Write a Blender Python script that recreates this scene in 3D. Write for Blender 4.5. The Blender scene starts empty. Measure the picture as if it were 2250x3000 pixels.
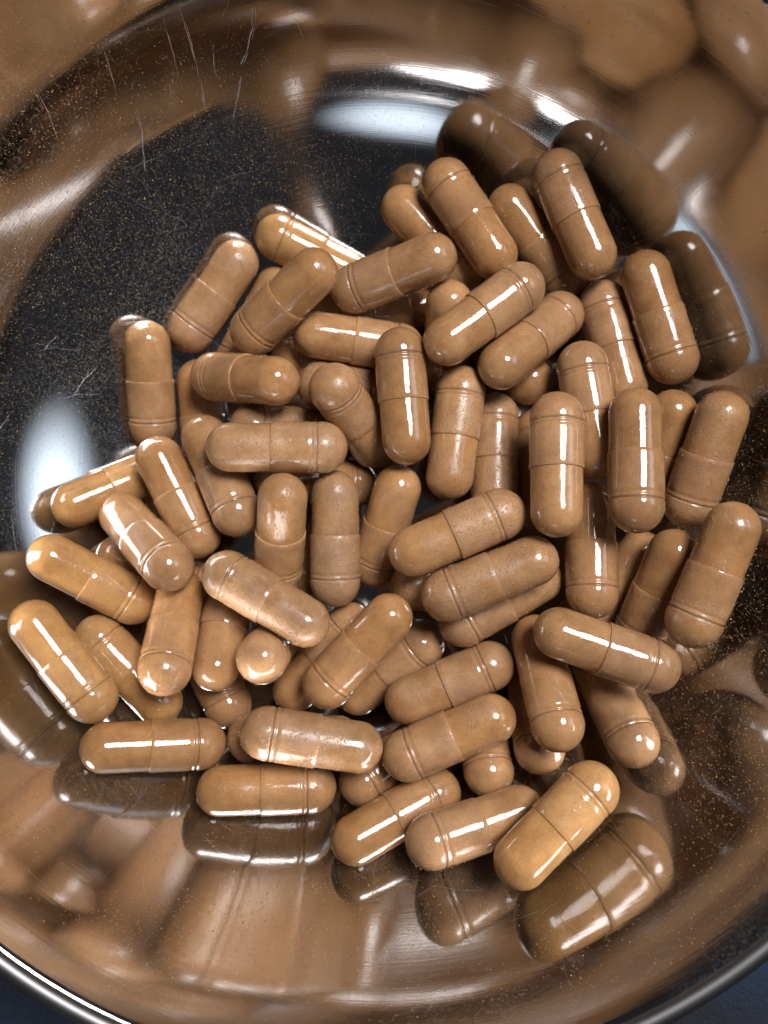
import bpy, bmesh, math, random
import numpy as np
from mathutils import Vector, Matrix, Quaternion, noise

random.seed(7); RNG = np.random.default_rng(7)
MM = 0.001
sc = bpy.context.scene
col = sc.collection

# ------------------------------------------------------------ camera, world, lamps, exposure
cam_d = bpy.data.cameras.new('camera'); cam = bpy.data.objects.new('camera', cam_d); col.objects.link(cam)
cam.location = (0.4*MM, -4.75*MM, 150*MM)
cam.rotation_euler = (0, 0, 0)
cam_d.sensor_fit = 'VERTICAL'; cam_d.sensor_height = 24.0
cam_d.lens = 24.0*1664/2212
cam_d.clip_start = 0.005; cam_d.clip_end = 20
cam_d.dof.use_dof = True; cam_d.dof.focus_distance = 0.119
cam_d.dof.aperture_fstop = 13.0
sc.camera = cam

world = bpy.data.worlds.new('World'); sc.world = world; world.use_nodes = True
bg = world.node_tree.nodes['Background']
bg.inputs['Color'].default_value = (0.62, 0.64, 0.76, 1); bg.inputs['Strength'].default_value = 0.042

def area_lamp(name, loc, target, sx, sy, power, color, shape='RECTANGLE'):
    d = bpy.data.lights.new(name, 'AREA'); d.shape = shape; d.size = sx
    if shape in ('RECTANGLE', 'ELLIPSE'): d.size_y = sy
    d.energy = power; d.color = color
    o = bpy.data.objects.new(name, d); col.objects.link(o); o.location = loc
    o.rotation_euler = (Vector(target)-Vector(loc)).to_track_quat('-Z', 'Y').to_euler()
    return o
def soften(o, edge):
    """a lamp behind a curtain: brightest in the middle, fading to its border"""
    d = o.data; d.use_nodes = True; t = d.node_tree; em = t.nodes['Emission']
    g = t.nodes.new('ShaderNodeNewGeometry'); sub = t.nodes.new('ShaderNodeVectorMath'); sub.operation = 'DISTANCE'
    sep = t.nodes.new('ShaderNodeSeparateXYZ'); t.links.new(g.outputs['Parametric'], sep.inputs[0])
    cmb = t.nodes.new('ShaderNodeCombineXYZ'); t.links.new(sep.outputs[0], cmb.inputs[0]); t.links.new(sep.outputs[1], cmb.inputs[1])
    sub.inputs[1].default_value = (0.5, 0.5, 0.0); t.links.new(cmb.outputs[0], sub.inputs[0])
    mr = t.nodes.new('ShaderNodeMapRange'); mr.interpolation_type = 'SMOOTHSTEP'
    mr.inputs[1].default_value = 0.5; mr.inputs[2].default_value = edge; mr.inputs[3].default_value = 0.0; mr.inputs[4].default_value = 1.0
    t.links.new(sub.outputs['Value'], mr.inputs[0]); t.links.new(mr.outputs[0], em.inputs['Strength'])
# round lamp head above the bowl, a little to the far right of the lens
area_lamp('desk_lamp', (0.15, 0.19, 0.46), (0, 0, 0.02), 0.19, 0.19, 3.3, (1.0, 0.97, 0.985), 'DISK')
# cool daylight from windows low on the right and on the near side
soften(area_lamp('right_window_light', (0.60, 0.19, 0.50), (0, 0, 0.03), 0.64, 0.50, 3.3, (0.74, 0.86, 1.0), 'ELLIPSE'), 0.05)
soften(area_lamp('near_window_light', (-0.14, -0.75, 0.36), (0, 0, 0.03), 0.46, 0.26, 0.75, (0.76, 0.87, 1.0), 'ELLIPSE'), 0.08)
sc.render.engine = 'CYCLES'
sc.cycles.use_denoising = True
sc.cycles.max_bounces = 10; sc.cycles.glossy_bounces = 7; sc.cycles.diffuse_bounces = 4
sc.cycles.caustics_reflective = True
sc.cycles.blur_glossy = 0.1
sc.cycles.sample_clamp_indirect = 6.0
vs = sc.view_settings; vs.view_transform = 'Standard'; vs.look = 'None'; vs.exposure = 0.0; vs.gamma = 1.0

# ------------------------------------------------------------ helpers
def new_obj(name, me, parent=None, mat=None):
    o = bpy.data.objects.new(name, me); col.objects.link(o)
    if parent: o.parent = parent
    if mat and me and not me.materials: me.materials.append(mat)
    return o
def empty(name, loc=(0, 0, 0)):
    o = bpy.data.objects.new(name, None); col.objects.link(o); o.location = loc; o.empty_display_size = 0.005
    return o
def tag(o, label=None, cat=None, group=None, kind=None):
    if label: o['label'] = label
    if cat: o['category'] = cat
    if group: o['group'] = group
    if kind: o['kind'] = kind
    return o
def revolve(name, prof, seg, close_start=False, close_end=False):
    """prof: list of (rho, z) in mm -> mesh about the z axis, in metres"""
    verts, faces = [], []
    n = len(prof)
    for (rho, z) in prof:
        for k in range(seg):
            a = 2*math.pi*k/seg
            verts.append((rho*MM*math.cos(a), rho*MM*math.sin(a), z*MM))
    for i in range(n-1):
        for k in range(seg):
            k2 = (k+1) % seg
            faces.append((i*seg+k, i*seg+k2, (i+1)*seg+k2, (i+1)*seg+k))
    if close_start:
        verts.append((0, 0, prof[0][1]*MM)); c = len(verts)-1
        for k in range(seg): faces.append((c, (k+1) % seg, k))
    if close_end:
        verts.append((0, 0, prof[-1][1]*MM)); c = len(verts)-1
        b = (n-1)*seg
        for k in range(seg): faces.append((c, b+k, b+(k+1) % seg))
    me = bpy.data.meshes.new(name); me.from_pydata(verts, [], faces); me.update()
    me.polygons.foreach_set('use_smooth', [True]*len(me.polygons))
    return me
class NT:
    def __init__(s, name):
        s.m = bpy.data.materials.new(name); s.m.use_nodes = True; s.t = s.m.node_tree
        s.b = s.t.nodes['Principled BSDF']; s.out = s.t.nodes['Material Output']
    def n(s, typ, **kw):
        x = s.t.nodes.new(typ)
        for k, v in kw.items():
            if k.startswith('i_'):
                x.inputs[k[2:].replace('_', ' ')].default_value = v
            else: setattr(x, k, v)
        return x
    def l(s, a, b): s.t.links.new(a, b)
    def math(s, op, a, b=None, c=None, clamp=False):
        x = s.t.nodes.new('ShaderNodeMath'); x.operation = op; x.use_clamp = clamp
        for i, v in enumerate((a, b, c)):
            if v is None: continue
            if isinstance(v, (int, float)): x.inputs[i].default_value = v
            else: s.l(v, x.inputs[i])
        return x.outputs[0]
    def ramp(s, fac, pts):
        x = s.t.nodes.new('ShaderNodeValToRGB'); s.l(fac, x.inputs[0])
        e = x.color_ramp.elements
        while len(e) < len(pts): e.new(0.5)
        for q, (p, c) in zip(e, pts):
            q.position = p; q.color = c if len(c) == 4 else (*c, 1)
        return x.outputs[0]
    def mix(s, fac, a, b):
        x = s.t.nodes.new('ShaderNodeMix'); x.data_type = 'RGBA'
        for sock, v in ((x.inputs[0], fac), (x.inputs[6], a), (x.inputs[7], b)):
            if isinstance(v, (int, float)): sock.default_value = v
            elif isinstance(v, tuple): sock.default_value = v if len(v) == 4 else (*v, 1)
            else: s.l(v, sock)
        return x.outputs[2]

# ------------------------------------------------------------ materials
def steel_material():
    M = NT('polished_steel'); b = M.b
    b.inputs['Metallic'].default_value = 1.0
    tc = M.n('ShaderNodeTexCoord').outputs['Object']
    sep = M.n('ShaderNodeSeparateXYZ'); M.l(tc, sep.inputs[0])
    x, y, z = sep.outputs
    ang = M.math('ARCTAN2', y, x)
    rho = M.math('SQRT', M.math('ADD', M.math('MULTIPLY', x, x), M.math('MULTIPLY', y, y)))
    # spun-polish lines: fine across the meridian, long around the bowl
    arc = M.math('ADD', M.math('MULTIPLY', rho, 1.0), M.math('MULTIPLY', z, 1.0))
    cmb = M.n('ShaderNodeCombineXYZ')
    M.l(M.math('MULTIPLY', M.math('COSINE', ang), 3.0), cmb.inputs[0]); M.l(M.math('MULTIPLY', M.math('SINE', ang), 3.0), cmb.inputs[1])
    M.l(M.math('MULTIPLY', arc, 2600.0), cmb.inputs[2])
    brush = M.n('ShaderNodeTexNoise', i_Scale=1.0, i_Detail=3.0); M.l(cmb.outputs[0], brush.inputs['Vector'])
    big = M.n('ShaderNodeTexNoise', i_Scale=45.0, i_Detail=5.0, i_Roughness=0.6); M.l(tc, big.inputs['Vector'])
    fine = M.n('ShaderNodeTexNoise', i_Scale=1500.0, i_Detail=2.0); M.l(tc, fine.inputs['Vector'])
    wav = M.n('ShaderNodeTexNoise', i_Scale=28.0, i_Detail=1.0); M.l(tc, wav.inputs['Vector'])
    r = M.math('ADD', M.math('MULTIPLY', big.outputs[0], 0.05), M.math('MULTIPLY', brush.outputs[0], 0.04))
    r = M.math('ADD', r, 0.03)
    sc_ = M.mix(big.outputs[0], (0.40, 0.398, 0.395), (0.51, 0.508, 0.505))
    # a thin film of the finest powder, rubbed about in patches
    film = M.n('ShaderNodeTexNoise', i_Scale=38.0, i_Detail=6.0, i_Roughness=0.65, i_Distortion=0.8); M.l(tc, film.inputs['Vector'])
    pw = M.n('ShaderNodeTexNoise', i_Scale=2600.0, i_Detail=2.0, i_Roughness=0.8); M.l(tc, pw.inputs['Vector'])
    fm = M.math('MULTIPLY', M.math('MULTIPLY', M.math('SUBTRACT', film.outputs[0], 0.44), 1.9, clamp=True), M.math('MULTIPLY', M.math('SUBTRACT', pw.outputs[0], 0.47), 2.5, clamp=True))
    # most of it lies on the bare floor to the far left
    gx = M.math('POWER', M.math('DIVIDE', M.math('ADD', x, 0.042), 0.024), 2.0); gy = M.math('POWER', M.math('DIVIDE', M.math('SUBTRACT', y, 0.038), 0.022), 2.0)
    gm = M.math('POWER', 2.718, M.math('MULTIPLY', M.math('ADD', gx, gy), -1.0))
    sp = M.math('MULTIPLY', M.math('SUBTRACT', pw.outputs[0], 0.52), 5.0, clamp=True)
    fm = M.math('ADD', fm, M.math('MULTIPLY', M.math('MULTIPLY', gm, sp), M.math('MULTIPLY', film.outputs[0], 0.65)), clamp=True)
    M.l(M.mix(fm, sc_, (0.40, 0.27, 0.14)), b.inputs['Base Color'])
    M.l(M.math('SUBTRACT', 1.0, M.math('MULTIPLY', fm, 0.7)), b.inputs['Metallic'])
    r = M.math('ADD', r, M.math('MULTIPLY', fm, 0.25))
    M.l(r, b.inputs['Roughness'])
    h = M.math('ADD', M.math('MULTIPLY', brush.outputs[0], 0.0000030), M.math('MULTIPLY', fine.outputs[0], 0.0000009))
    h = M.math('ADD', h, M.math('MULTIPLY', wav.outputs[0], 0.00003))
    bp = M.n('ShaderNodeBump'); bp.inputs['Strength'].default_value = 1.0; bp.inputs['Distance'].default_value = 1.0
    M.l(h, bp.inputs['Height']); M.l(bp.outputs[0], b.inputs['Normal'])
    return M.m

def capsule_material(name, is_cap):
    """clear glossy gelatine over tightly packed brown powder, with loose dust on the outside;
    the object's colour tints one capsule, its alpha says how dusty that capsule is"""
    M = NT(name); b = M.b
    oi = M.n('ShaderNodeObjectInfo'); dusty = oi.outputs['Alpha']
    tc = M.n('ShaderNodeTexCoord').outputs['Object']
    off = M.n('ShaderNodeVectorMath', operation='MULTIPLY_ADD'); M.l(oi.outputs['Random'], off.inputs[0])
    off.inputs[1].default_value = (3.1, 5.7, 9.3); M.l(tc, off.inputs[2])
    v = off.outputs[0]
    nz = lambda s, d=3.0, r=0.55: (lambda q: (M.l(v, q.inputs['Vector']), q.outputs[0])[1])(M.n('ShaderNodeTexNoise', i_Scale=s, i_Detail=d, i_Roughness=r))
    blotch = nz(210, 5, 0.62); grain = nz(5200, 2, 0.7); speck = nz(4300, 1); dustm = nz(170, 4, 0.6); crumb = nz(2500, 2, 0.6)
    wob = nz(130, 2); clump = nz(620, 3, 0.6)
    c = M.ramp(blotch, [(0.28, (0.260, 0.121, 0.043)), (0.50, (0.368, 0.184, 0.069)), (0.74, (0.472, 0.259, 0.110))])
    c = M.mix(M.math('MULTIPLY', M.math('SUBTRACT', clump, 0.52), 2.4, clamp=True), c, (0.29, 0.13, 0.045))
    c = M.mix(M.math('MULTIPLY', M.math('SUBTRACT', grain, 0.5), 1.5, clamp=True), c, (0.58, 0.35, 0.19))
    c = M.mix(M.math('MULTIPLY', M.math('GREATER_THAN', speck, 0.67), 0.45), c, (0.13, 0.06, 0.03))
    gap = M.math('MULTIPLY', M.math('SUBTRACT', nz(120, 3, 0.6), 0.55), 5.0, clamp=True)      # powder not touching the shell
    c = M.mix(M.math('MULTIPLY', gap, 0.45), c, (0.215, 0.120, 0.062))
    if is_cap:
        # the powder breaks along the locking ring of the cap
        sep = M.n('ShaderNodeSeparateXYZ'); M.l(tc, sep.inputs[0])
        d = M.math('ABSOLUTE', M.math('SUBTRACT', sep.outputs[2], 0.0066))
        ln = M.math('SUBTRACT', 1.0, M.math('DIVIDE', d, M.math('MULTIPLY_ADD', clump, 0.0006, -0.0001)), clamp=True)
        c = M.mix(M.math('MULTIPLY', ln, 0.75), c, (0.12, 0.055, 0.025))
        c = M.mix(0.05, c, (0.55, 0.44, 0.36))
    mul = M.n('ShaderNodeMix', data_type='RGBA', blend_type='MULTIPLY'); mul.inputs[0].default_value = 1.0
    M.l(c, mul.inputs[6]); M.l(oi.outputs['Color'], mul.inputs[7]); c = mul.outputs[2]
    thr = M.math('MULTIPLY_ADD', dusty, -0.34, 0.74)
    dm = M.math('MULTIPLY', M.math('SUBTRACT', dustm, thr), 6.0, clamp=True)
    cr = M.math('MULTIPLY', M.math('SUBTRACT', crumb, 0.58), 12.0, clamp=True)
    crm = M.math('MULTIPLY', cr, M.math('MULTIPLY_ADD', dm, 0.9, 0.05))
    c = M.mix(M.math('MULTIPLY', dm, 0.16), c, (0.50, 0.34, 0.21))
    c = M.mix(M.math('MULTIPLY', crm, 0.7), c, (0.47, 0.235, 0.085))
    M.l(c, b.inputs['Base Color'])
    b.inputs['Roughness'].default_value = 0.6
    b.inputs['Specular IOR Level'].default_value = 0.12
    M.l(M.math('MULTIPLY_ADD', crm, -0.8, 1.0, clamp=True), b.inputs['Coat Weight'])
    b.inputs['Coat IOR'].default_value = 1.53
    M.l(M.math('ADD', M.math('MULTIPLY_ADD', dm, 0.26, 0.055), M.math('MULTIPLY', dusty, 0.07)), b.inputs['Coat Roughness'])
    h = M.math('ADD', M.math('MULTIPLY', crm, 0.00006), M.math('ADD', M.math('MULTIPLY', wob, 0.0002), M.math('MULTIPLY', clump, 0.000012)))
    bp = M.n('ShaderNodeBump'); bp.inputs['Strength'].default_value = 1.0; bp.inputs['Distance'].default_value = 1.0
    M.l(h, bp.inputs['Height']); M.l(bp.outputs[0], b.inputs['Coat Normal'])
    h2 = M.math('ADD', M.math('MULTIPLY', crm, 0.00008), M.math('MULTIPLY', grain, 0.00004))
    bp2 = M.n('ShaderNodeBump'); bp2.inputs['Strength'].default_value = 1.0; bp2.inputs['Distance'].default_value = 1.0
    M.l(h2, bp2.inputs['Height']); M.l(bp2.outputs[0], b.inputs['Normal'])
    return M.m

def plain(name, color, rough=0.8, metal=0.0):
    M = NT(name); M.b.inputs['Base Color'].default_value = (*color, 1)
    M.b.inputs['Roughness'].default_value = rough; M.b.inputs['Metallic'].default_value = metal
    return M.m
MAT_STEEL = steel_material()
MAT_LIP = plain('satin_steel_lip', (0.17, 0.167, 0.165), 0.42, 1.0)
MAT_CAP = capsule_material('capsule_cap_gelatine', True)
MAT_BODY = capsule_material('capsule_body_gelatine', False)

# ------------------------------------------------------------ bowl
B0, R1 = 22.0, 52.0
SHIFT = (-5.0, 5.0); Z_RIM = 55.0     # the base sits a little off the middle of the rim
def lean(z): return 1-0.8*max(0.0, min(1.0, z/Z_RIM))**2
def bowl_prof(s):
    """arc length s (mm) from the centre -> rho, z, slope angle"""
    if s < B0: return s, 0.0, 0.0
    a = (s-B0)/R1
    amax = math.radians(80)
    if a <= amax: return B0+R1*math.sin(a), R1*(1-math.cos(a)), a
    e = s-B0-R1*amax
    return B0+R1*math.sin(amax)+e*math.cos(amax), R1*(1-math.cos(amax))+e*math.sin(amax), amax
S_RIM = B0+R1*math.radians(80)+12.2
def on_bowl(s, phi, lift=0.0):
    rho, z, a = bowl_prof(s)
    rho -= lift*math.sin(a); z += lift*math.cos(a)
    f = lean(z)
    return Vector(((rho*math.cos(phi)+SHIFT[0]*f)*MM, (rho*math.sin(phi)+SHIFT[1]*f)*MM, z*MM))
def build_bowl():
    root = empty('steel_bowl')
    tag(root, 'polished stainless steel bowl holding the pile of brown capsules', 'bowl')
    inner = [bowl_prof(S_RIM*i/130)[:2] for i in range(1, 131)]
    rr, rz = inner[-1]
    outer = [(r+0.8*math.sin(bowl_prof(S_RIM*i/60)[2]), z-0.8*math.cos(bowl_prof(S_RIM*i/60)[2])) for i in range(60, 0, -1) for (r, z) in [bowl_prof(S_RIM*i/60)[:2]]]
    me = revolve('bowl_wall', inner+outer, 288, True, True)
    for v in me.vertices:
        f = lean(v.co.z/MM); v.co.x += SHIFT[0]*f*MM; v.co.y += SHIFT[1]*f*MM
    new_obj('bowl_wall', me, root, MAT_STEEL)
    # narrow rolled lip: turns outward and down
    lip = [(rr-0.02, rz-0.3)]
    for i in range(0, 15):
        t = math.pi*i/14
        lip.append((rr+0.08+1.25*(1-math.cos(t)), rz+1.1*math.sin(t)))
    under = [(rr+0.08+1.35+0.95*math.cos(math.pi*(i/8)), rz-1.0-0.7*math.sin(math.pi*(i/8))) for i in range(0, 9)]
    me = revolve('rim', lip+under, 288)
    for v in me.vertices: v.co.x += SHIFT[0]*0.2*MM; v.co.y += SHIFT[1]*0.2*MM
    new_obj('rim', me, root, MAT_LIP)
    return root
bowl = build_bowl()

SCRATCHES = [([(85.08, 1.7916), (80.96, 1.8047), (77.06, 1.8307), (75.12, 1.854)], 0.3), ([(74.33, 1.8547), (71.9, 1.8735), (69.12, 1.8959), (66.56, 1.9179)], 0.14), ([(88.99, 1.9482), (83.25, 1.9517), (77.62, 1.958), (72.57, 1.9708), (69.96, 1.9822)], 0.2), ([(91.43, 2.2892), (86.75, 2.2971), (83.3, 2.3075), (79.77, 2.3249)], 0.2), ([(77.83, 2.1208), (71.8, 2.1501), (66.04, 2.2016)], 0.12), ([(80.28, 1.9042), (75.81, 1.921), (74.22, 1.9229)], 0.09), ([(80.8, 1.7082), (77.2, 1.6968)], 0.06), ([(86.96, 1.2626), (86.56, 1.178), (87.06, 1.0746)], 0.07), ([(78.63, 2.1589), (82.9, 2.1424), (86.89, 2.1303)], 0.06), ([(87.85, 1.9889), (80.57, 1.999), (74.27, 2.0135)], 0.06)]   # knots (arc length mm, azimuth) on the bowl wall, half width mm
# (cap dome centre, body dome centre, roll, label)
CAPSULES = [
    ((29.2, 51.7, 21.26), (34.83, 38.08, 22.09), 1.49, 'highest capsule in the picture, leaning right, its dark reflection in the wall behind it'),
    ((10.94, 51.25, 19.07), (18.8, 38.79, 19.93), 3.42, 'second-highest capsule, ringed end up, just left of the topmost capsule'),
    ((13.98, 38.3, 12.46), (4.01, 49.17, 12.76), 2.32, "capsule at the top, half hidden under the second-highest capsule's left side"),
    ((31.84, 36.71, 14.05), (22.35, 47.81, 16.17), 3.79, 'shaded capsule wedged between the topmost capsule and the second-highest one'),
    ((48.5, 20.49, 21.7), (44.09, 34.57, 21.54), 3.93, 'capsule leaning at the upper right edge, smooth end up, beside its dark reflection'),
    ((38.52, 31.33, 15.73), (41.47, 17.01, 17.78), 0.41, 'half-covered capsule with ringed end up, under the upper right edge capsule'),
    ((-4.83, 33.82, 16.47), (8.28, 37.29, 22.3), 0.08, 'nearly level capsule near the top, ringed end left, smooth end pointing up right'),
    ((22.68, 32.06, 23.4), (10.97, 23.18, 24.77), 5.26, 'slanted capsule right of the top centre, plain bright-spotted end low left, lying over another'),
    ((30.42, 28.96, 17.28), (20.1, 19.68, 22.32), 1.63, 'slanted capsule with round plain end low left, sheltering a ball-like capsule end below it'),
    ((3.38, 24.41, 13.71), (-11.19, 26.17, 15.29), 1.47, 'level capsule left of the central upright one, its ringed right end covered by it'),
    ((3.01, 21.96, 21.93), (4.12, 7.25, 22.62), 6.25, 'glossy upright capsule above the centre, long white streak, ringed end up'),
    ((13.46, 16.14, 18.29), (11.6, 1.53, 19.28), 2.95, 'dusty upright capsule right of the glossy central one, ringed end up'),
    ((20.02, 12.3, 13.5), (19.43, -2.11, 16.62), 5.25, 'narrow visible strip of an upright capsule behind the dusty central upright one'),
    ((28.17, 9.87, 11.2), (27.76, -4.23, 15.56), 2.99, 'dark upright capsule mostly hidden behind the left side of the large upright capsule'),
    ((27.67, 10.13, 28.43), (27.19, -4.49, 30.4), 4.01, 'large upright capsule right of centre, cap with rings on top, seam across its middle'),
    ((33.43, 19.41, 21.55), (35.52, 4.86, 22.91), 0.95, 'upright capsule with a broken white streak, ringed end up, between two big upright ones'),
    ((26.16, 18.23, 13.73), (18.56, 27.87, 5.53), 3.99, 'capsule seen end-on like a ball under the slanted pair at upper right'),
    ((38.98, -4.13, 31.87), (39.61, 10.47, 29.79), 5.45, 'large upright capsule with long straight streak and rings at its lower end'),
    ((50.47, -3.54, 23.69), (53.71, 10.18, 28.08), 3.29, 'capsule leaning at the right edge, smooth end up right, dusty ringed end down'),
    ((45.89, -2.21, 16.34), (48.56, 11.5, 21.1), 4.66, 'mostly hidden capsule between the streaked upright one and the leaning right edge one'),
    ((47.31, -21.18, 33.6), (52.51, -7.39, 34.52), 4.22, 'big leaning capsule farthest right in the pile, plain end up, ringed end down'),
    ((43.17, -24.92, 21.16), (46.68, -11.64, 26.56), 0.40, 'slim-looking capsule slanting under the left side of the farthest right capsule'),
    ((35.08, -23.1, 14.52), (44.61, -12.13, 17.13), 4.76, 'shaded capsule end between the slim slanting one and the upright right-centre one'),
    ((34.38, -18.28, 24.16), (34.96, -3.96, 20.64), 3.71, 'upright capsule below the two large upright ones, streak on its ringed lower half'),
    ((18.88, -5.15, 25.66), (5.38, -11.1, 25.24), 1.89, 'upper of two parallel capsules at the centre, ringed end pointing up right'),
    ((10.48, -18.26, 25.61), (24.12, -12.68, 26.47), 0.19, 'lower of two parallel capsules at the centre, ringed end down left'),
    ((13.63, -23.6, 19.06), (26.43, -16.25, 19.06), 5.44, 'shaded capsule lying directly under the lower central parallel capsule'),
    ((5.77, -17.55, 15.78), (18.63, -19.29, 8.74), 2.97, "small dark capsule end left of the lower central parallel capsule's ringed end"),
    ((41.87, -28.5, 30.95), (27.96, -23.73, 29.78), 4.51, 'glossy capsule lying on top at lower right, tilted down right, white streak on left half'),
    ((27.57, -38.11, 28.85), (25.96, -26.29, 20.17), 5.52, 'capsule with bulging ringed end down, passing under the glossy lower right one'),
    ((39.87, -41.12, 27.48), (36.74, -31.05, 17.15), 4.48, 'capsule pointing at the viewer, bright double highlight on its end, at lower right edge'),
    ((26.18, -44.07, 22.33), (26.06, -33.04, 12.52), 5.78, 'dark capsule end under the bulging ringed end at lower right'),
    ((18.06, -48.34, 20.52), (16.52, -36.93, 11.28), 2.48, 'greyish capsule end showing between two slanted capsules at the bottom right of centre'),
    ((18.29, -30.88, 19.16), (4.75, -36.74, 19.1), 5.03, 'upper of two stacked slanted capsules below centre, ringed end up right'),
    ((4.21, -44.59, 23.98), (17.72, -38.65, 24.16), 2.79, 'lower of two stacked slanted capsules below centre, ringed end down left'),
    ((-8.94, -33.34, 21.74), (1.04, -22.48, 21.9), 5.88, 'capsule on top left of the lower centre, leaning up right, ringed end low left'),
    ((6.96, -28.09, 13.82), (-4.1, -37.31, 10.57), 5.52, 'capsule under the right side of the leaning lower centre one, ringed end up right'),
    ((-5.71, -25.0, 13.94), (-15.3, -36.18, 12.96), 0.61, 'capsule under the left side of the leaning lower centre one, in shade'),
    ((-19.38, -28.63, 24.57), (-18.9, -27.01, 9.91), 0.85, 'capsule standing on end, seen as a ball beside a dark gap at lower left'),
    ((-25.29, -15.27, 22.7), (-12.6, -22.57, 24.62), 1.36, 'dusty capsule left of centre tilted down right, ringed end upper left, powder clump on it'),
    ((-7.92, -16.61, 17.87), (-7.94, -1.87, 18.47), 6.06, 'dusty upright capsule at the middle of the pile, ringed end down'),
    ((-1.32, -14.05, 12.56), (2.68, -0.88, 17.89), 2.74, 'leaning capsule right of the middle upright one, smooth end up'),
    ((-17.95, -14.71, 15.85), (-16.18, -2.58, 24.08), 3.94, 'leaning dusty capsule left of the middle upright one, plain round end up'),
    ((-16.81, -19.87, 4.6), (-9.72, -6.93, 4.27), 1.89, 'dark slanting capsule under the middle upright one, only a sliver showing'),
    ((-5.07, 0.52, 8.15), (-18.4, 1.21, 14.45), 3.19, "capsule end with one highlight peeping out behind the middle upright one's top"),
    ((-9.88, 5.86, 22.35), (-24.6, 5.87, 23.44), 2.42, 'level dusty capsule left of centre, ringed end right, seam near its middle'),
    ((-22.37, 9.97, 15.77), (-9.16, 9.59, 9.2), 2.20, 'shaded level capsule just behind the level dusty one, ringed end left'),
    ((-7.68, 15.65, 23.35), (-1.58, 7.25, 12.86), 3.67, 'tilted dusty capsule with round bright end upper left, left of the glossy central one'),
    ((-11.05, 17.72, 13.37), (3.2, 16.66, 9.66), 3.67, 'ringed capsule end between the level upper left capsule and the tilted dusty one'),
    ((-29.37, 19.04, 14.24), (-17.69, 16.86, 23.01), 5.68, 'short-looking level capsule at upper left, round plain end right, faint rings left'),
    ((-33.16, 4.88, 4.67), (-34.33, 19.57, 5.57), 4.28, 'shaded upright capsule behind the short-looking level one at upper left'),
    ((-24.72, -4.87, 18.53), (-30.91, 8.05, 14.97), 5.83, 'capsule in shade tilted down right, below the short level one, ringed end low'),
    ((-42.41, 11.27, 7.03), (-42.23, 25.46, 11.09), 5.38, 'upright capsule at the left edge of the pile by the bare steel, rings at bottom'),
    ((-32.25, -8.82, 15.14), (-38.88, 4.36, 14.99), 6.22, 'long-streaked capsule at left leaning down right, plain end touching the upright edge one'),
    ((-34.95, -13.64, 23.8), (-44.73, -5.52, 16.31), 4.22, 'capsule at left with a broad white sheen, ringed round end facing the viewer'),
    ((-42.45, 2.73, 6.88), (-54.16, -3.38, 13.49), 1.02, 'amber capsule lying on bright steel at far left, pointing up right under others'),
    ((-43.24, -20.12, 16.09), (-54.99, -12.6, 20.92), 5.40, 'amber capsule at far left below the first amber one, long diagonal streak'),
    ((-34.05, -18.3, 6.77), (-47.18, -12.78, 10.66), 6.06, 'dark capsule almost hidden under the broad-sheened capsule at left'),
    ((-47.49, -35.01, 24.12), (-56.37, -23.23, 24.5), 5.68, 'leftmost capsule, leaning down right, lit along its left edge'),
    ((-48.84, -26.66, 16.74), (-38.7, -37.39, 16.67), 3.57, 'capsule just right of the leftmost one, ringed end upper left'),
    ((-34.76, -30.09, 26.39), (-34.84, -18.76, 16.93), 4.48, 'upright capsule below the broad-sheened one, big ringed end facing down'),
    ((-26.66, -17.82, 12.7), (-28.06, -30.81, 19.56), 1.33, 'upright capsule in shade at lower left with vertical streak, plain end down'),
    ((-27.4, -38.82, 13.06), (-34.46, -26.26, 9.85), 5.22, 'capsule end low in a gap above the level streaked capsule at lower left'),
    ((-30.45, -43.67, 20.59), (-44.29, -42.79, 25.65), 3.60, 'level capsule at lower left, long straight streak, ringed end right'),
    ((-18.45, -39.9, 27.19), (-4.0, -42.63, 25.87), 1.79, 'level capsule at the bottom centre-left with an orange powder patch, ringed end left'),
    ((-22.18, -43.26, 18.35), (-8.0, -44.69, 14.51), 0.40, 'dark capsule end behind the left tip of the powder-patched level capsule'),
    ((-11.55, -50.75, 21.29), (-26.17, -50.59, 23.26), 5.36, 'lowest level capsule at bottom left, over its own long reflection in steel'),
    ((-3.16, -50.83, 17.93), (9.0, -43.67, 13.59), 6.22, "dark capsule end right of the lowest level capsule's tip"),
    ((8.94, -51.83, 21.13), (-3.93, -57.57, 25.52), 0.56, 'capsule at the bottom centre pointing low left, ringed end hidden up right'),
    ((7.85, -56.12, 30.15), (21.83, -52.6, 26.99), 5.03, 'slanted capsule at the bottom right of centre, ringed end low left, plain end up'),
    ((31.77, -46.74, 33.23), (20.79, -56.2, 36.03), 2.58, 'lowest capsule in the picture, tinted pale as if strongly lit, with two broad white streaks, at bottom right'),
    ((-19.11, 45.41, 9.12), (-5.91, 39.57, 6.03), 0.95, 'capsule at the top left of the pile with a blazing white streak'),
    ((-22.12, 26.33, 17.36), (-11.34, 34.38, 23.41), 1.85, 'capsule leaning up right at upper left, single bright spot on its plain top end'),
    ((-35.38, 28.86, 7.3), (-26.71, 40.67, 9.03), 4.83, 'outermost leaning capsule at the upper left, beside bare dusty steel, ringed end down'),
    ((-27.03, 23.92, 4.8), (-19.75, 36.7, 6.08), 5.48, 'dull capsule squeezed between the two leaning capsules at upper left'),
    ((-3.19, 31.32, 8.47), (11.01, 34.14, 5.63), 0.28, 'dark capsule under the level top capsule, between it and the slanted ones'),
    ((11.79, 20.88, 6.95), (11.6, 30.78, 17.89), 3.86, 'upright capsule end poking up behind the slanted capsule right of top centre'),
    ((-16.23, 23.16, 7.64), (-1.69, 23.39, 5.09), 0.28, 'dark capsule under the level capsule left of the glossy central one'),
]

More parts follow.
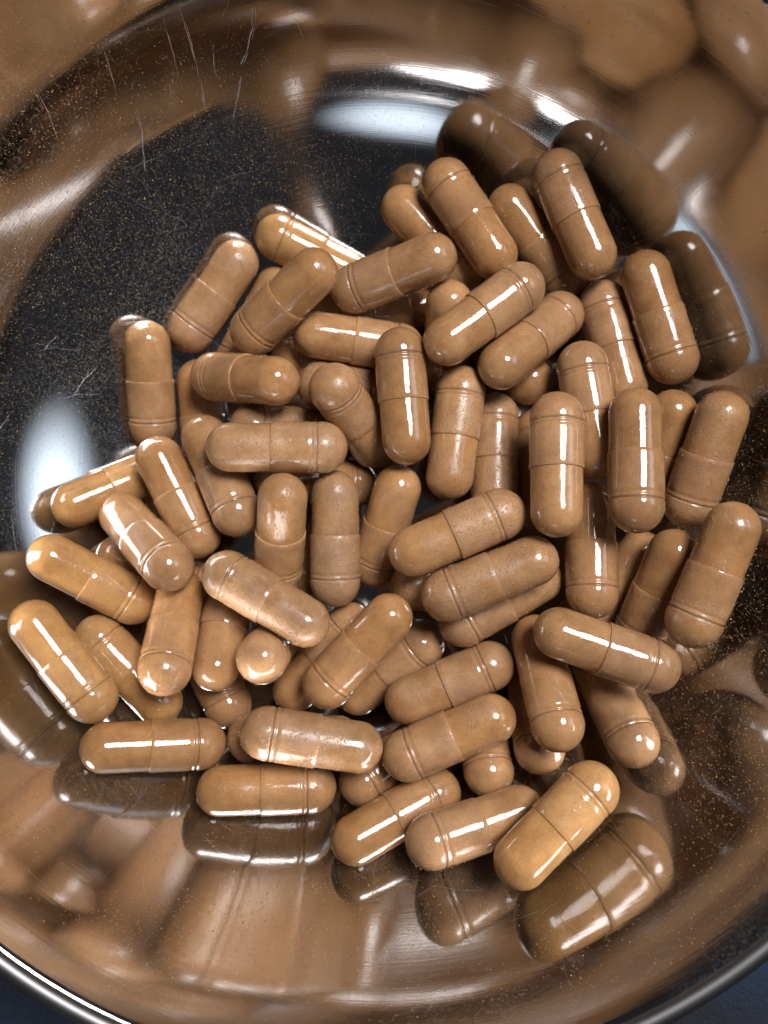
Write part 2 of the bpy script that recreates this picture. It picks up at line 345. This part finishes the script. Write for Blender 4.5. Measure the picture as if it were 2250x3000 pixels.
# ------------------------------------------------------------ table under the bowl
def build_table():
    M = NT('dark_blue_cloth'); b = M.b
    tc = M.n('ShaderNodeTexCoord').outputs['Object']
    a = M.n('ShaderNodeTexNoise', i_Scale=14.0, i_Detail=4.0); M.l(tc, a.inputs['Vector'])
    f = M.n('ShaderNodeTexNoise', i_Scale=1400.0, i_Detail=2.0); M.l(tc, f.inputs['Vector'])
    c = M.ramp(a.outputs[0], [(0.40, (0.007, 0.008, 0.013)), (0.62, (0.007, 0.028, 0.075))])
    M.l(M.mix(M.math('MULTIPLY', f.outputs[0], 0.4), c, (0.03, 0.036, 0.05)), b.inputs['Base Color'])
    b.inputs['Roughness'].default_value = 0.9
    bp = M.n('ShaderNodeBump'); bp.inputs['Distance'].default_value = 0.0005; M.l(f.outputs[0], bp.inputs['Height']); M.l(bp.outputs[0], b.inputs['Normal'])
    n = 60; verts = []; faces = []
    for i in range(n+1):
        for j in range(n+1):
            x = (i/n-.5)*0.7; y = (j/n-.5)*0.7
            verts.append((x, y, 0.0012*noise.noise(Vector((x*25, y*25, 3)))*(1 if math.hypot(x, y) > .06 else 0)-0.003))
    for i in range(n):
        for j in range(n): faces.append((i*(n+1)+j, (i+1)*(n+1)+j, (i+1)*(n+1)+j+1, i*(n+1)+j+1))
    me = bpy.data.meshes.new('tabletop'); me.from_pydata(verts, [], faces); me.update()
    me.polygons.foreach_set('use_smooth', [True]*len(me.polygons))
    o = new_obj('tabletop', me, None, M.m); tag(o, kind='structure')
build_table()

# ------------------------------------------------------------ capsules
RC, RB, LEN = 4.27, 4.06, 23.3          # cap radius, body radius, closed length (mm)
HALF = LEN/2
CAPLEN = 12.5
def capsule_meshes():
    prof = []
    for i in range(1, 15):                                   # dome of the cap, tip at +z
        t = (math.pi/2)*i/14
        prof.append((RC*math.sin(t), HALF-RC+RC*math.cos(t)))
    prof = prof[:]
    def dip(s):                                              # locking ring grooves, s = distance from the tip
        return 0.17*math.exp(-((s-5.05)/0.17)**2)+0.10*math.exp(-((s-5.85)/0.33)**2)
    for s in np.concatenate([np.arange(4.4, 6.9, 0.11), np.arange(7.2, CAPLEN-0.05, 0.9), [CAPLEN-0.06]]):
        prof.append((RC-dip(s), HALF-s))
    prof += [(RC-0.03, HALF-CAPLEN), (RC-0.14, HALF-CAPLEN-0.01), (RB-0.25, HALF-CAPLEN+0.02)]
    cap = revolve('cap', prof[::-1], 40, False, True)
    prof = []
    for i in range(1, 15):
        t = (math.pi/2)*i/14
        prof.append((RB*math.sin(t), -HALF+RB-RB*math.cos(t)))
    for z in np.linspace(-HALF+RB+0.6, HALF-CAPLEN+0.6, 9): prof.append((RB, z))
    body = revolve('body', prof, 40, True, False)
    return cap, body
CAP_ME, BODY_ME = capsule_meshes()
CAP_ME.materials.append(MAT_CAP); BODY_ME.materials.append(MAT_BODY)
GROUP = 'capsules heaped in the bowl'
first = None
for (p, q, roll, label) in CAPSULES:      # p = centre of the cap's dome, q = centre of the body's dome (mm)
    P, Q = Vector(p), Vector(q)
    if first is None:
        root = empty('capsule'); new_obj('cap', CAP_ME, root); new_obj('body', BODY_ME, root); first = root
    else:
        root = first.copy(); col.objects.link(root)
        for ch in first.children:
            c = ch.copy(); col.objects.link(c); c.parent = root
    root.location = (P+Q)/2*MM
    root.rotation_mode = 'QUATERNION'
    root.rotation_quaternion = (P-Q).normalized().to_track_quat('Z', 'Y') @ Quaternion((0, 0, 1), roll)
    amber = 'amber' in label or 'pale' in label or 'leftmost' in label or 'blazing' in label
    dust = 0.95 if ('dust' in label or 'powder' in label or 'parallel' in label or 'stacked' in label) else (0.05 if amber or 'glossy' in label or 'streak' in label else random.uniform(0.15, 0.75))
    k = random.uniform(0.82, 1.08); g = random.uniform(-0.05, 0.05)
    tint = (1.24, 1.24, 1.10, dust) if 'pale' in label else (1.08, 1.08, 0.92, dust) if amber else (k, k*(1+g*0.6), k*(1+g*2), dust)  # the pale tint puts the strong glare on the lowest capsule into its colour
    slip = random.uniform(-0.35, 0.15)
    for ch in root.children:
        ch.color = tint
        if ch.name.startswith('cap'):                        # every cap is pushed on a little differently
            ch.location = (random.uniform(-.04, .04)*MM, random.uniform(-.04, .04)*MM, slip*MM)
            ch.rotation_euler = (random.uniform(-.012, .012), random.uniform(-.012, .012), 0)
    tag(root, label, 'capsule', GROUP)

# ------------------------------------------------------------ loose powder on the steel and on the capsules
def grain_mesh(name, pts, mat):
    """one mesh of tiny irregular four-sided grains: pts = (position, size)"""
    n = len(pts)
    base = np.array([(1, 1, 1), (1, -1, -1), (-1, 1, -1), (-1, -1, 1)], float)*0.55
    q = RNG.normal(size=(n, 4)); q /= np.linalg.norm(q, axis=1)[:, None]
    w, x, y, z = q.T
    R = np.stack([1-2*(y*y+z*z), 2*(x*y-z*w), 2*(x*z+y*w), 2*(x*y+z*w), 1-2*(x*x+z*z), 2*(y*z-x*w),
                  2*(x*z-y*w), 2*(y*z+x*w), 1-2*(x*x+y*y)], 1).reshape(n, 3, 3)
    jit = base[None]*RNG.uniform(0.6, 1.4, (n, 4, 1))
    size = np.array([p[1] for p in pts])[:, None, None]
    pos = np.array([tuple(p[0]) for p in pts])[:, None, :]
    V = (np.einsum('nij,nkj->nki', R, jit)*size+pos).reshape(-1, 3)
    Fc = (np.array([(0, 1, 2), (0, 3, 1), (0, 2, 3), (1, 3, 2)])[None]+4*np.arange(n)[:, None, None]).reshape(-1, 3)
    me = bpy.data.meshes.new(name); me.from_pydata(V.tolist(), [], Fc.tolist()); me.update()
    return new_obj(name, me, None, mat)
def grain_material(name, c1, c2):
    M = NT(name); g = M.n('ShaderNodeNewGeometry')
    M.l(M.mix(g.outputs['Random Per Island'], c1, c2), M.b.inputs['Base Color'])
    M.b.inputs['Roughness'].default_value = 0.85
    return M.m
MAT_DUST = grain_material('brown_powder', (0.26, 0.15, 0.05), (0.50, 0.36, 0.19))
def dust_density(x, y):
    """relative amount of spilled powder at a point of the bowl (mm)"""
    def blob(cx, cy, sx, sy, w): return w*math.exp(-((x-cx)/sx)**2-((y-cy)/sy)**2)
    d = 0.055
    d += blob(-40, 40, 22, 20, 1.7)+blob(-58, 12, 14, 16, 0.55)+blob(-18, 56, 20, 14, 0.75)+blob(-50, 55, 18, 18, 0.35)
    d += blob(56, -16, 10, 20, 0.75)+blob(46, -40, 12, 12, 0.6)+blob(60, 12, 9, 14, 0.25)
    d += blob(-22, -62, 26, 10, 0.35)+blob(20, -64, 26, 9, 0.30)+blob(-48, -50, 16, 12, 0.16)
    d += blob(50, -32, 7, 12, 0.7)+blob(-34, 46, 12, 10, 0.5)+blob(-48, 26, 9, 12, 0.5)
    d *= 0.25+1.5*max(0.0, min(1.0, 0.5+0.9*noise.noise(Vector((x*0.11, y*0.11, 1.7)))))*(0.6+0.8*max(0, 0.5+noise.noise(Vector((x*0.5, y*0.5, 4.1)))))
    return d
def bowl_dust():
    pts = []
    while len(pts) < 95000:
        s = math.sqrt(random.random())*(S_RIM-3); phi = random.uniform(-math.pi, math.pi)
        p0 = on_bowl(s, phi)/MM; x, y = p0.x, p0.y
        if random.random() > dust_density(x, y)*1.1: continue
        sz = 0.024+0.085*random.random()**3.4
        if random.random() < 0.02: sz *= 1.7
        pts.append((on_bowl(s, phi, sz*0.5), sz*MM))
    o = grain_mesh('spilled_powder', pts, MAT_DUST)
    tag(o, 'fine brown powder specks scattered over the bare steel of the bowl', 'powder', kind='stuff')
bowl_dust()
MAT_CRUMB = grain_material('powder_crumbs', (0.36, 0.16, 0.045), (0.60, 0.36, 0.16))
def capsule_crumbs():
    pts = []
    for idx, (p, q, roll, label) in enumerate(CAPSULES):
        P, Q = Vector(p), Vector(q); ax = (P-Q).normalized()
        dusty = random.random()
        if 'dusty' in label or 'powder' in label or 'parallel' in label: dusty = 0.9+0.2*random.random()
        if 'amber' in label or 'glossy' in label or 'white' in label: dusty = 0.05
        n = int(40+560*dusty**2.2)
        u = ax.orthogonal().normalized(); v = ax.cross(u)
        for _ in range(n*6):
            if n <= 0: break
            t = random.uniform(-HALF, HALF); a = random.uniform(0, 2*math.pi)
            rd = u*math.cos(a)+v*math.sin(a)
            rad = RC if t > HALF-CAPLEN else RB
            e = abs(t)-(HALF-rad)
            if e > 0:
                ca = e/rad; nrm = rd*math.sqrt(max(0, 1-ca*ca))+ax*math.copysign(ca, t)
                pos = (P+Q)/2+ax*math.copysign(HALF-rad, t)+nrm*rad
            else: nrm = rd; pos = (P+Q)/2+ax*t+nrm*rad
            if nrm.z < -0.1: continue
            if noise.noise(pos*0.35+Vector((idx*3.1, 0, 0))) < 0.12-0.2*random.random(): continue
            sz = 0.038+0.085*random.random()**2.4
            pts.append((pos*MM+nrm*sz*0.25*MM, sz*MM)); n -= 1
        for _ in range(int(14+50*dusty)):                    # powder caught along the cap's edge
            a = random.uniform(0, 2*math.pi); nrm = u*math.cos(a)+v*math.sin(a)
            if nrm.z < -0.1: continue
            sz = 0.03+0.06*random.random()**2
            pts.append((((P+Q)/2+ax*(HALF-CAPLEN-random.uniform(0.1, 0.5))+nrm*(RB+sz*0.3))*MM, sz*MM))
        if 'powder' in label:                                # caked patch
            for _ in range(170):
                t = random.gauss(1.5 if 'orange' in label else 5.0, 2.6 if 'orange' in label else 0.45); a = random.gauss(0, 0.35 if 'orange' in label else 0.1)
                side = (Vector((0, -1, 0.9))-ax*Vector((0, -1, 0.9)).dot(ax)).normalized() if 'orange' in label else (Vector((-0.3, 0.1, 1))-ax*Vector((-0.3, 0.1, 1)).dot(ax)).normalized()
                nrm = side*math.cos(a)+ax.cross(side)*math.sin(a)
                if abs(t) > HALF-RC: continue
                rad = RC if t > HALF-CAPLEN else RB
                sz = 0.05+0.09*random.random()**2
                pts.append((((P+Q)/2+ax*t+nrm*(rad+sz*0.2))*MM, sz*MM))
    o = grain_mesh('powder_crumbs', pts, MAT_CRUMB)
    tag(o, 'loose brown powder crumbs clinging to the capsule shells', 'powder', kind='stuff')
capsule_crumbs()

# ------------------------------------------------------------ scratches in the steel
MAT_SCRATCH = plain('bare_scratched_steel', (0.75, 0.74, 0.76), 0.42, 1.0)
def strip(path, width, lift=0.012):
    """path: (s, phi) points on the bowl -> ragged ribbon of torn steel"""
    verts, faces = [], []
    pts = [on_bowl(s, f, lift) for s, f in path]
    for i, (s, f) in enumerate(path):
        a = pts[max(0, i-1)]; b = pts[min(len(pts)-1, i+1)]
        rho, z, sl = bowl_prof(s)
        nrm = Vector((-math.sin(sl)*math.cos(f), -math.sin(sl)*math.sin(f), math.cos(sl)))
        side = (b-a).cross(nrm).normalized()
        w = width*MM*(0.25+0.75*abs(noise.noise(Vector((i*0.31, s*3.0, f*7))*1.0)*1.6))*min(1, i/3+0.15, (len(path)-1-i)/3+0.15)
        verts += [pts[i]-side*w, pts[i]+nrm*w*0.35, pts[i]+side*w]
        if i: 
            k = 3*i
            faces += [(k-3, k, k+1, k-2), (k-2, k+1, k+2, k-1)]
    return verts, faces
def add_scratches():
    for knots, w in SCRATCHES:
        path = []
        for (a, b) in zip(knots[:-1], knots[1:]):
            for k in range(10):
                q = k/10; path.append((a[0]+(b[0]-a[0])*q, a[1]+(b[1]-a[1])*q+0.0016*noise.noise(Vector((a[0], q*4, 1)))))
        path.append(knots[-1])
        V, Fs = [], []
        for j in range(7):                                   # each gouge is a bundle of short broken cuts
            i0 = random.randrange(0, max(1, len(path)-8)); i1 = min(len(path), i0+random.randint(6, 18))
            o1 = random.gauss(0, w*0.011); o2 = o1+random.gauss(0, w*0.006)
            sub = [(s_, f_+o1+(o2-o1)*q/max(1, i1-i0)) for q, (s_, f_) in enumerate(path[i0:i1])]
            v, f = strip(sub, w*random.uniform(0.12, 0.55))
            o = len(V); V += v; Fs += [tuple(i+o for i in q) for q in f]
        me = bpy.data.meshes.new('scratch'); me.from_pydata([tuple(p) for p in V], [], Fs); me.update()
        new_obj('scratch', me, bowl, MAT_SCRATCH)
    V, Fs = [], []
    for _ in range(380):
        s = random.uniform(35, S_RIM-6); f = random.uniform(-math.pi, math.pi)
        d = random.uniform(-0.5, 0.5)+(math.pi/2 if random.random() < 0.4 else 0); L = random.uniform(2, 9)
        path = [(s+L*math.cos(d)*k/8, f+L*math.sin(d)*k/8/55+0.004*math.sin(k)) for k in range(9) if s+L*math.cos(d)*k/8 < S_RIM-1]
        if len(path) < 4: continue
        v, fc = strip(path, random.uniform(0.006, 0.018), 0.008)
        o = len(V); V += v; Fs += [tuple(i+o for i in q) for q in fc]
    me = bpy.data.meshes.new('hairline_scratches'); me.from_pydata([tuple(p) for p in V], [], Fs); me.update()
    o = new_obj('hairline_scratches', me, bowl, MAT_SCRATCH); o['kind'] = 'stuff'
add_scratches()
